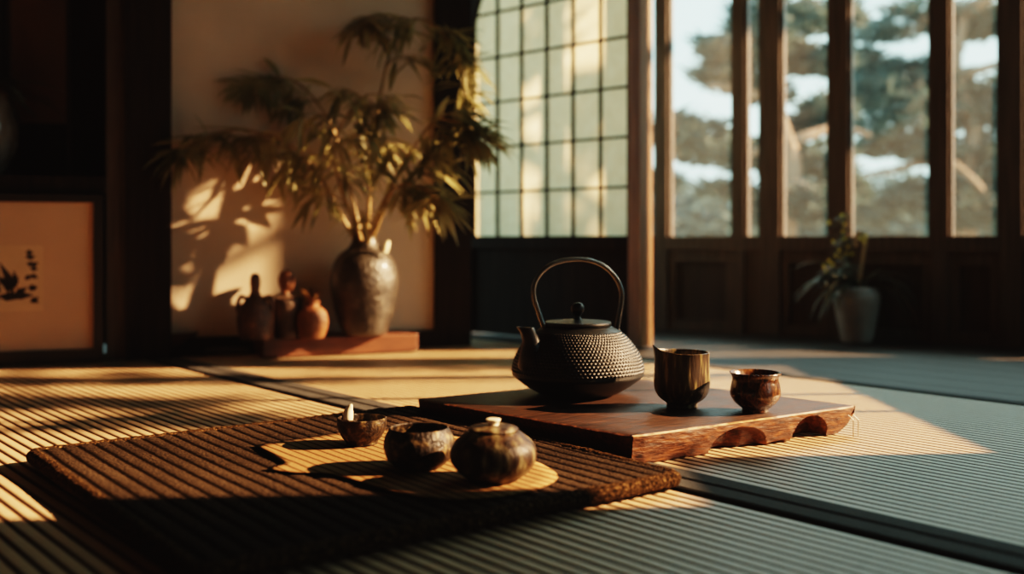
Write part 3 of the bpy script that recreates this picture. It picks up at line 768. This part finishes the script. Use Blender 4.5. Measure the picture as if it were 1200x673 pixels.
# bamboo branches ----------------------------------------------------------
def branch(anchors, label, twigs, leaf_len=(26,46), seed=1, dens=1.0):
    """anchors: (px,py,D) from the vase mouth outwards; twigs: list of t where fans of leaves hang"""
    rg = random.Random(seed)
    pts = spline([at(*a) for a in anchors], 8)
    base = pts[0].copy()
    n = len(pts)
    root = empty('bamboo_branch', base, 0, label, 'branch', 'bamboo branches in the big vase')
    rads = [0.0052*(1-0.8*i/n)+0.0008 for i in range(n)]
    st = MB(); lf = MB()
    st.tube([p-base for p in pts], rads, 7)
    for (t, dx, dz, ln, cnt) in twigs:
        i = min(n-2, int(t*(n-1))); p = pts[i]
        tang = (pts[i+1]-pts[i]).normalized()
        d = Vector((dx, rg.uniform(-0.45,0.45), dz)).normalized()
        q = []; cur = p.copy(); dd = (tang*0.6+d).normalized(); L_ = ln*2.6/1200
        for s in range(7):
            q.append(cur-base); cur = cur+dd*(L_/6); dd = (dd+Vector((dx*0.10,0,-0.13))).normalized()
        st.tube(q, [0.0022-0.00025*s for s in range(7)], 5)
        for j in range(int(cnt*1.35)):
            s = 1+int(rg.random()*6); b_ = q[min(6,s)]
            a = rg.uniform(-1.5,1.5); sgn = 1 if rg.random() < (0.72 if dx >= 0 else 0.28) else -1
            ld = Vector((sgn*math.cos(a)*0.9+dx*0.3, rg.uniform(-0.8,0.8), math.sin(a)*0.6-0.30))
            ll = rg.uniform(*leaf_len)*1.22*2.6/1200
            lf.leaf(b_, ld, ll, ll*rg.uniform(0.12,0.19), rg.uniform(0.4,1.3), normal=(rg.uniform(-.5,.5),rg.uniform(-.6,.2),1))
    un = Vector((math.sin(AW), -math.cos(AW), 0)); wo = Vector((-0.877,2.63,0))
    for q in (st, lf):
        for i, v in enumerate(q.v):
            p = Vector(v)+base; dn = (p-wo).dot(un)
            if dn < 0.02: q.v[i] = tuple(Vector(v)+un*(0.02-dn))
    st.build('stem', M['stem'], root, smooth=60)
    lf.build('leaves', M['leaf'], root, smooth=0)
branch([(419,285,2.67),(405,262,2.66),(380,215,2.63),(340,170,2.60),(280,152,2.57),(222,170,2.54)], 'long bamboo branch arching far to the left over the small pots',
       [(0.35,-1,0.4,40,10),(0.45,-1,0.2,50,14),(0.5,-.6,.8,60,14),(0.58,-1,0.0,50,16),(0.66,-1,.3,45,16),(0.72,-.8,-.2,40,14),(0.80,-1,.1,42,18),(0.88,-1,-.2,36,16),(0.95,-1,-.3,30,16),(0.99,-1,-.5,22,14),(0.4,1,.3,46,10)], seed=3)
branch([(424,284,2.68),(418,255,2.68),(404,200,2.70),(385,140,2.72),(345,95,2.72),(300,92,2.70)], 'bamboo branch rising upper left with a drooping leafy tip',
       [(0.4,-1,.3,40,8),(0.55,-1,.2,45,10),(0.68,-1,0,44,14),(0.78,-1,.2,40,16),(0.86,-1,-.1,36,16),(0.93,-1,-.3,36,18),(0.98,-1,-.4,26,14),(0.5,1,.3,40,8)], seed=5)
branch([(430,284,2.69),(432,250,2.69),(436,180,2.70),(446,110,2.71),(462,50,2.71),(485,22,2.69),(520,40,2.67),(540,95,2.66)], 'tallest bamboo branch curving over at the top right',
       [(0.3,1,.4,42,10),(0.4,-1,.3,44,12),(0.5,1,.3,44,12),(0.58,-1,.2,52,16),(0.64,-1,.1,48,18),(0.70,-1,0,54,20),(0.76,-.6,0,45,18),(0.82,1,-.2,40,18),(0.88,.6,-.5,40,18),(0.93,.5,-.8,36,16),(0.98,.3,-1,34,16)], seed=8)
branch([(434,285,2.67),(446,255,2.64),(466,205,2.60),(490,165,2.57),(515,140,2.55),(545,150,2.53)], 'sunlit bamboo branch leaning right towards the paper screen',
       [(0.3,1,.2,40,10),(0.42,1,.3,46,14),(0.5,-1,.4,46,12),(0.6,1,0,48,16),(0.7,1,-.2,44,16),(0.78,.6,.6,40,14),(0.86,1,-.2,36,16),(0.94,1,-.4,32,16),(0.99,1,-.5,24,12),(0.55,.6,-.6,50,14)], leaf_len=(30,54), seed=11)
branch([(431,286,2.65),(438,262,2.61),(455,228,2.57),(480,215,2.54),(500,225,2.52)], 'short bamboo branch hanging low on the right of the vase mouth',
       [(0.3,-1,.4,34,8),(0.45,1,.3,40,12),(0.6,1,0,38,14),(0.75,1,-.3,34,14),(0.88,1,-.4,34,14),(0.97,1,-.6,26,12)], leaf_len=(26,48), seed=14)
branch([(425,286,2.65),(414,258,2.62),(398,215,2.58),(392,170,2.56),(410,130,2.55),(430,110,2.55)], 'upright bamboo branch in the middle with pale green leaves',
       [(0.3,-1,.3,40,8),(0.42,1,.3,44,12),(0.5,-1,.2,46,14),(0.6,1,.2,46,16),(0.7,-1,.1,46,14),(0.78,1,.1,44,16),(0.86,1,-.1,42,16),(0.93,-1,.1,36,12),(0.99,1,-.2,32,14)], leaf_len=(26,48), seed=17)

# ================================================================= PICTURE, LEFT VASE
def make_picture():
    x0, x1 = -0.60, -0.158; y0 = 0.075; z1 = 0.406
    o = Vector(fa((x0+x1)/2, y0, 0.003))
    root = empty('framed_picture', o, 0, 'ink drawing on a wide tan mount in a black frame standing on the floor', 'picture')
    def g(x,y,z): return tuple(Vector(fa(x,y,z))-o)
    fr = MB(); w_ = 0.022
    fr.box(x0,x0+w_,y0,y0+0.02,0.003,z1,g); fr.box(x1-w_,x1,y0,y0+0.02,0.003,z1,g)
    fr.box(x0+w_,x1-w_,y0,y0+0.02,0.003,0.003+0.030,g); fr.box(x0+w_,x1-w_,y0,y0+0.02,z1-0.018,z1,g)
    fr.build('frame', M['frame'], root, smooth=0)
    MB().box(x0+w_,x1-w_,y0+0.002,y0+0.008,0.033,z1-0.018,g).build('mount', M['mount'], root, smooth=0)
    art = MB().box(-0.458,-0.292,y0+0.0082,y0+0.0100,0.128,0.284,g).build('drawing', M['artpaper'], root, smooth=0)
    ik = MB(); rg = random.Random(4)
    def stroke(xa,za,xb,zb,w1):
        d = Vector((xb-xa, zb-za)); n_ = Vector((-d.y,d.x)).normalized()*w1
        P = [(xa,za),(xa+d.x*.4+n_.x,za+d.y*.4+n_.y),(xb,zb),(xa+d.x*.4-n_.x,za+d.y*.4-n_.y)]
        ik.add([g(x,y0+0.0104,z) for x,z in P],[(0,1,2,3)])
    for i in range(26):
        xa = rg.uniform(-0.44,-0.345); za = rg.uniform(0.165,0.185); a = rg.uniform(0.3,2.8)
        l = rg.uniform(0.03,0.075); stroke(xa,za,xa+math.cos(a)*l*0.8,za+math.sin(a)*l,0.0085)
    for i in range(10):
        xa = rg.uniform(-0.452,-0.36); stroke(xa,0.165,xa+0.05,0.165+rg.uniform(-.01,.012),0.010)
    for i in range(5):                     # column of brush marks at the right of the drawing
        z = 0.262-i*0.027
        for j in range(3): 
            xa = -0.318+rg.uniform(-.008,.008); stroke(xa-0.008,z+rg.uniform(-.008,.008),xa+0.010,z+rg.uniform(-.008,.008),0.0065)
    ik.build('ink_strokes', M['ink'], art, smooth=0)
make_picture()
def make_left_vase():
    D = 2.60; b = at(-24, 200, D); b.z = 0.4535; k = D/1200
    root = empty('flower_vase', b, 0, 'dark glossy vase with arching leaves on the left shelf at the photo edge', 'vase')
    prof = [(20,0),(24,1),(36,20),(43,45),(44,62),(40,82),(33,97),(30,103),(33,107),(30,107),(27,102),(28,94)]
    MB().lathe(smoothprof([(r*k,z*k) for r,z in prof],4), 56).build('body', M['glassvase'], root, smooth=50)
    lf = MB(); rg = random.Random(9)
    for i in range(46):
        a = rg.uniform(-1.2,1.2); ll = rg.uniform(50,105)*k
        lf.leaf((rg.uniform(-12,12)*k,rg.uniform(-8,8)*k,100*k), (math.sin(a)*0.9+0.2, rg.uniform(-.5,.5), rg.uniform(0.5,1.2)), ll, 15*k, rg.uniform(1.2,2.4), n=6)
    lf.build('leaves', M['darkleaf'], root, smooth=0)
make_left_vase()

# ================================================================= POTTED PLANT UNDER THE WINDOW
def make_potted():
    b = ground(1004, 399); k = b.y/1200; b.z = -0.0055
    root = empty('potted_plant', b, 0, 'grey stoneware pot with arching leaves and small yellow flowers below the windows', 'plant')
    prof = [(15,0),(17,0.8),(19,8),(23,28),(26,46),(26.3,54),(24,61),(19,64.5),(14,65),(12.5,63),(12,56)]
    pot = MB().lathe(smoothprof([(r*k,z*k) for r,z in prof],4), 56).build('pot', M['greypot'], root, smooth=50)
    lf = MB(); rg = random.Random(12); z = 60*k
    for i in range(30):
        s_ = -1 if i % 5 < 3 else 1
        ln = rg.uniform(60,105)*k if s_ < 0 else rg.uniform(60,95)*k
        lf.leaf((rg.uniform(-6,6)*k, rg.uniform(-6,2)*k, z), (s_*rg.uniform(0.35,0.9), rg.uniform(-.5,.12), rg.uniform(0.7,1.3)), ln, rg.uniform(5,8)*k, rg.uniform(1.6,3.0), n=8)
    lf.build('leaves', M['darkleaf'], root, smooth=0)
    # leafy flower spike leaning left
    st = MB(); pts = spline([(-4*k,-4*k,z),(-12*k,-12*k,85*k),(-20*k,-14*k,115*k),(-22*k,-14*k,150*k)],6)
    st.tube(pts, 1.2*k, 6)
    pts2 = spline([(-5*k,-6*k,z),(-16*k,-16*k,78*k),(-34*k,-20*k,86*k),(-46*k,-22*k,74*k)],6); st.tube(pts2, 1.2*k, 6)
    st.build('flower_stem', M['darkleaf'], root, smooth=60)
    sl = MB()
    for P in (pts, pts2):
        for p in P[5:]:
            for q in range(3):
                a = rg.uniform(0,2*PI); sl.leaf(p, (math.cos(a), math.sin(a)*0.5, rg.uniform(-.4,.5)), rg.uniform(10,20)*k, 5*k, 0.8)
    sl.build('stem_leaves', M['darkleaf'], root, smooth=0)
    spots = [(-23,148),(-38,140),(-20,138),(-22,130),(-33,118),(-20,122),(-16,112),(-30,102),(-24,100),(-38,96),(-18,104),(-34,92),(-42,84),(-44,90),(-26,108),(-12,104),(2,118),(-2,122),(4,124)]
    for (x,zz) in spots:
        fl_ = MB()
        for q in range(6):
            a = 2*PI*q/6; fl_.leaf((0,0,0), (math.cos(a), -0.5, math.sin(a)), 3.2*k, 3.0*k, 0.2)
        fl_.build('flower', M['yellow'], root, loc=(x*k,-18*k,zz*k), smooth=0)
    fd = MB(); fd.tube(spline([(0,-3*k,z),(3*k,-6*k,85*k),(6*k,-8*k,110*k),(8*k,-8*k,124*k),(4*k,-8*k,129*k),(-3*k,-8*k,124*k),(-5*k,-8*k,112*k)],6), [2.2*k]*25+[3.2*k]*12, 8)
    fd.build('curled_frond', M['tanleaf'], root, smooth=60)
    wl = MB()
    for i in range(4): wl.leaf((8*k,-4*k,z), (0.5+0.1*i, -0.2, 0.75), (70+6*i)*k, 5*k, 2.9, n=8)
    wl.build('withered_leaves', M['tanleaf'], root, smooth=0)
make_potted()

# ================================================================= GARDEN
GZ = -0.45
struct(MB().box(-14, 26, 3.95, 40, GZ-0.2, GZ).build('ground', M['earth'], smooth=0), 'pale garden ground')
struct(MB().box(2.3, 26, -12, 3.95, GZ-0.2, GZ).build('ground', M['earth'], smooth=0), 'pale garden ground beside the house')
def pad_leaves(mb, c, rx, ry, rz, n, sz, rg):
    for i in range(n):
        while True:
            x,y,z = rg.uniform(-1,1), rg.uniform(-1,1), rg.uniform(-1,1)
            if x*x+y*y+z*z < 1: break
        z = z*(0.75 if z < 0 else 1.0)
        p = Vector((c.x+x*rx, c.y+y*ry, c.z+z*rz))
        a = rg.uniform(0,2*PI); d = Vector((math.cos(a), math.sin(a), rg.uniform(-0.2,0.9))).normalized()
        s_ = d.cross(Vector((rg.uniform(-1,1),rg.uniform(-1,1),rg.uniform(-1,1)))).normalized()
        l = sz*rg.uniform(0.7,1.3); w_ = l*0.16
        o = len(mb.v)
        mb.v += [tuple(p-s_*w_), tuple(p+s_*w_), tuple(p+d*l)]; mb.f.append((o,o+1,o+2))
def pine(D, base_px, trunk, branches, pads, label, seed, m='pine', sz=0.10, dens=1.0, rad=0.10, shade_limbs=(), shade_tufts=()):
    rg = random.Random(seed)
    b = Vector(((base_px-600)/F*D, D, GZ))
    root = empty('pine_tree', b, 0, label, 'tree')
    tp = spline([b+Vector((0,0,0))]+[at(x,y,D) for x,y in trunk], 6)
    MB().tube([p-b for p in tp], [rad*(1-0.7*i/len(tp)) for i in range(len(tp))], 10).build('trunk', M['bark'], root, smooth=60)
    for br in branches:
        bp = spline([at(x,y,D+dd) for x,y,dd in br], 6)
        MB().tube([p-b for p in bp], [rad*0.42*(1-0.7*i/len(bp)) for i in range(len(bp))], 8).build('branch', M['bark'], root, smooth=60)
    for (x,y,rx,rz,dd) in pads:
        Dd = D+dd; c = at(x,y,Dd)-b; s_ = Dd/1200; mb = MB()
        n = int(dens*(90+rx*rz*0.36)); 
        pad_leaves(mb, c, rx*s_, max(rx,rz)*s_*0.8, rz*s_, n, sz, rg)
        mb.build('needle_pad', M[m], root, smooth=0)
    for lm in shade_limbs:  # boughs and needle clumps added only for the shade they cast
        bp = spline([Vector(p) for p in lm], 8)
        MB().tube([p-b for p in bp], [rad*0.5*(1-0.75*i/len(bp)) for i in range(len(bp))], 8).build('branch', M['bark'], root, smooth=60)
    for (x,y,z,rx,ry,rz,n) in shade_tufts:
        mb = MB(); pad_leaves(mb, Vector((x,y,z))-b, rx, ry, rz, n, 0.13, rg)
        mb.build('needle_pad', M[m], root, smooth=0)
    return root
pine(6.2, 912, [(918,240),(925,190),(908,130),(902,60),(890,-20)],
     [[(915,175,0),(945,160,0),(985,150,.1),(1020,160,.1)],[(905,120,0),(870,105,-.1),(830,100,-.2)],[(912,215,0),(940,218,-.1),(972,232,-.2)],[(903,60,0),(930,30,.1),(970,15,.1)],[(908,165,0),(880,178,0),(820,178,.1)]],
     [(862,88,52,32,0),(890,40,44,48,0),(846,58,34,18,-.1),(935,24,40,30,.1),(965,75,38,22,.1),(900,112,34,20,.1),(968,130,34,20,.2),(960,190,44,24,.1),(830,172,58,34,.1),(794,160,34,30,0),(958,246,40,28,-.1),(772,215,26,14,.2),(925,70,36,24,.2),(985,20,34,22,.3),(875,185,40,24,.2),(940,150,26,18,.3),(985,225,36,26,.3),(905,250,40,26,.2),(850,225,36,14,.3)],
     'dark garden pine seen behind the left window panes', 21)
pine(7.2, 1128, [(1130,270),(1125,215),(1140,150),(1120,90),(1128,20)],
     [[(1128,200,0),(1085,190,0),(1045,200,-.1),(1010,205,-.1)],[(1135,130,0),(1090,130,0),(1050,140,.1)],[(1122,90,0),(1160,78,-.1),(1210,62,-.1)],[(1126,240,0),(1150,225,-.2),(1118,190,-.4)],[(1128,60,0),(1080,20,0),(1030,8,0)]],
     [(1052,136,66,44,0),(1020,110,44,26,0),(1092,108,46,40,.1),(1150,132,56,44,.1),(1198,120,44,46,0),(1040,40,42,16,.1),(1080,14,46,16,0),(1015,75,24,24,.1),(1165,20,48,14,.1),(1090,178,44,22,0),(1176,205,46,34,0),(1120,245,52,36,-.1),(1186,255,40,30,-.2),(1075,235,40,28,0),(1130,30,50,30,.2),(1205,30,40,36,.1),(1060,85,40,20,.2),(1140,182,44,24,.1),(1210,170,40,34,.2),(1030,175,36,16,.2),(1012,250,36,26,.1)],
     'broad garden pine seen behind the right window panes', 33,
     shade_limbs=[[(3.2,7.2,1.9),(3.9,6.0,2.5),(4.3,4.6,2.8),(4.3,3.3,2.75),(4.4,2.3,2.6)],[(4.3,3.6,2.8),(4.1,3.4,2.5),(4.1,3.2,2.2)]],  # unseen bough added beside the house to dapple the sunlight indoors
     shade_tufts=[(4.15,3.46,2.95,.30,.13,.14,110),(4.1,3.24,2.52,.28,.08,.12,80),(4.2,3.36,2.28,.3,.08,.10,90),(4.4,2.56,2.50,.4,.06,.09,70),(4.4,2.25,2.60,.4,.07,.14,120),(4.4,2.02,2.35,.3,.05,.10,80),(4.3,2.74,2.20,.3,.05,.06,36)])
def shrub(px, py, D, rx, rz, label, seed, m):
    rg = random.Random(seed); b = at(px,py,D); s_ = D/1200; mb = MB()
    base = Vector((b.x, b.y, GZ)); h = b.z-GZ
    pad_leaves(mb, Vector((0,0,h)), rx*s_, rx*s_*0.6, rz*s_, int(300+rx*rz*0.35), 0.16, rg)
    root = empty('garden_shrub', base, 0, label, 'shrub')
    mb.build('foliage', M[m], root, smooth=0)
    st = MB()
    for i in range(4): st.tube([(rg.uniform(-.2,.2),rg.uniform(-.1,.1),0),(rg.uniform(-.3,.3),0,h)], [0.05,0.02], 6)
    st.build('stems', M['bark'], root, smooth=60)
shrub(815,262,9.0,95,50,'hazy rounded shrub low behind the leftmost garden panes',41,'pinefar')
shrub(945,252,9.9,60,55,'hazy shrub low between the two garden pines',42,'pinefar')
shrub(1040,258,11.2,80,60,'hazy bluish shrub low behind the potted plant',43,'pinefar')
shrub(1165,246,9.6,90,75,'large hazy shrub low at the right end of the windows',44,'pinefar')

# ================================================================= LIGHT, CAMERA
w = bpy.data.worlds.new('sky'); bpy.context.scene.world = w; w.use_nodes = True
nt = w.node_tree; nt.nodes.clear()
out = nt.nodes.new('ShaderNodeOutputWorld'); bg = nt.nodes.new('ShaderNodeBackground')
tc = nt.nodes.new('ShaderNodeTexCoord'); sx = nt.nodes.new('ShaderNodeSeparateXYZ'); L(nt, tc.outputs['Generated'], sx.inputs[0])
rp = ramp(nt, [(0.0,(0.50,0.72,0.70)),(0.10,(0.64,0.90,0.86)),(0.45,(0.48,0.82,0.84)),(1.0,(0.32,0.62,0.75))])
L(nt, sx.outputs['Z'], rp.inputs['Fac']); L(nt, rp.outputs['Color'], bg.inputs['Color'])
bg.inputs['Strength'].default_value = 1.7
L(nt, bg.outputs[0], out.inputs['Surface'])

AZ, EL = R(4), R(26)
ld = Vector((math.cos(AZ)*math.cos(EL), math.sin(AZ)*math.cos(EL), math.sin(EL)))
sd = bpy.data.lights.new('sun','SUN'); sd.energy = 21.5; sd.color = (1.0,0.565,0.30); sd.angle = R(0.6)
so = bpy.data.objects.new('sun', sd); C.objects.link(so); so.location = ld*8
so.rotation_euler = (-ld).to_track_quat('-Z','Y').to_euler()

al = bpy.data.lights.new('sky_fill','AREA'); al.shape = 'RECTANGLE'; al.size = 3.4; al.size_y = 1.3; al.energy = 66; al.color = (0.74,0.90,0.85)  # added fill lamp outside the windows, strengthens the cool light of the sky
ao = bpy.data.objects.new('sky_fill', al); C.objects.link(ao); ao.location = (2.0, 4.6, 2.5)
ao.rotation_euler = (Vector((0.45,1.2,0.0))-ao.location).to_track_quat('-Z','Y').to_euler()

cd = bpy.data.cameras.new('camera'); co = bpy.data.objects.new('camera', cd); C.objects.link(co)
co.location = (0,0,CH); co.rotation_euler = (PI/2,0,0)
cd.sensor_width = 36; cd.lens = 36*F/1200; cd.shift_y = -(673/2-HOR)/1200
cd.clip_start = 0.05
cd.dof.use_dof = True; cd.dof.focus_distance = 1.45; cd.dof.aperture_fstop = 2.2
sc = bpy.context.scene; sc.camera = co
sc.view_settings.view_transform = 'Filmic'; sc.view_settings.look = 'High Contrast'
sc.view_settings.exposure = 0.58
sc.view_settings.use_curve_mapping = True
cm = sc.view_settings.curve_mapping; cm.black_level = (-0.0034,-0.0026,-0.0023); cm.update()
sc.cycles.max_bounces = 8; sc.cycles.transparent_max_bounces = 16
sc.cycles.sample_clamp_indirect = 6.0
sc.cycles.use_denoising = True
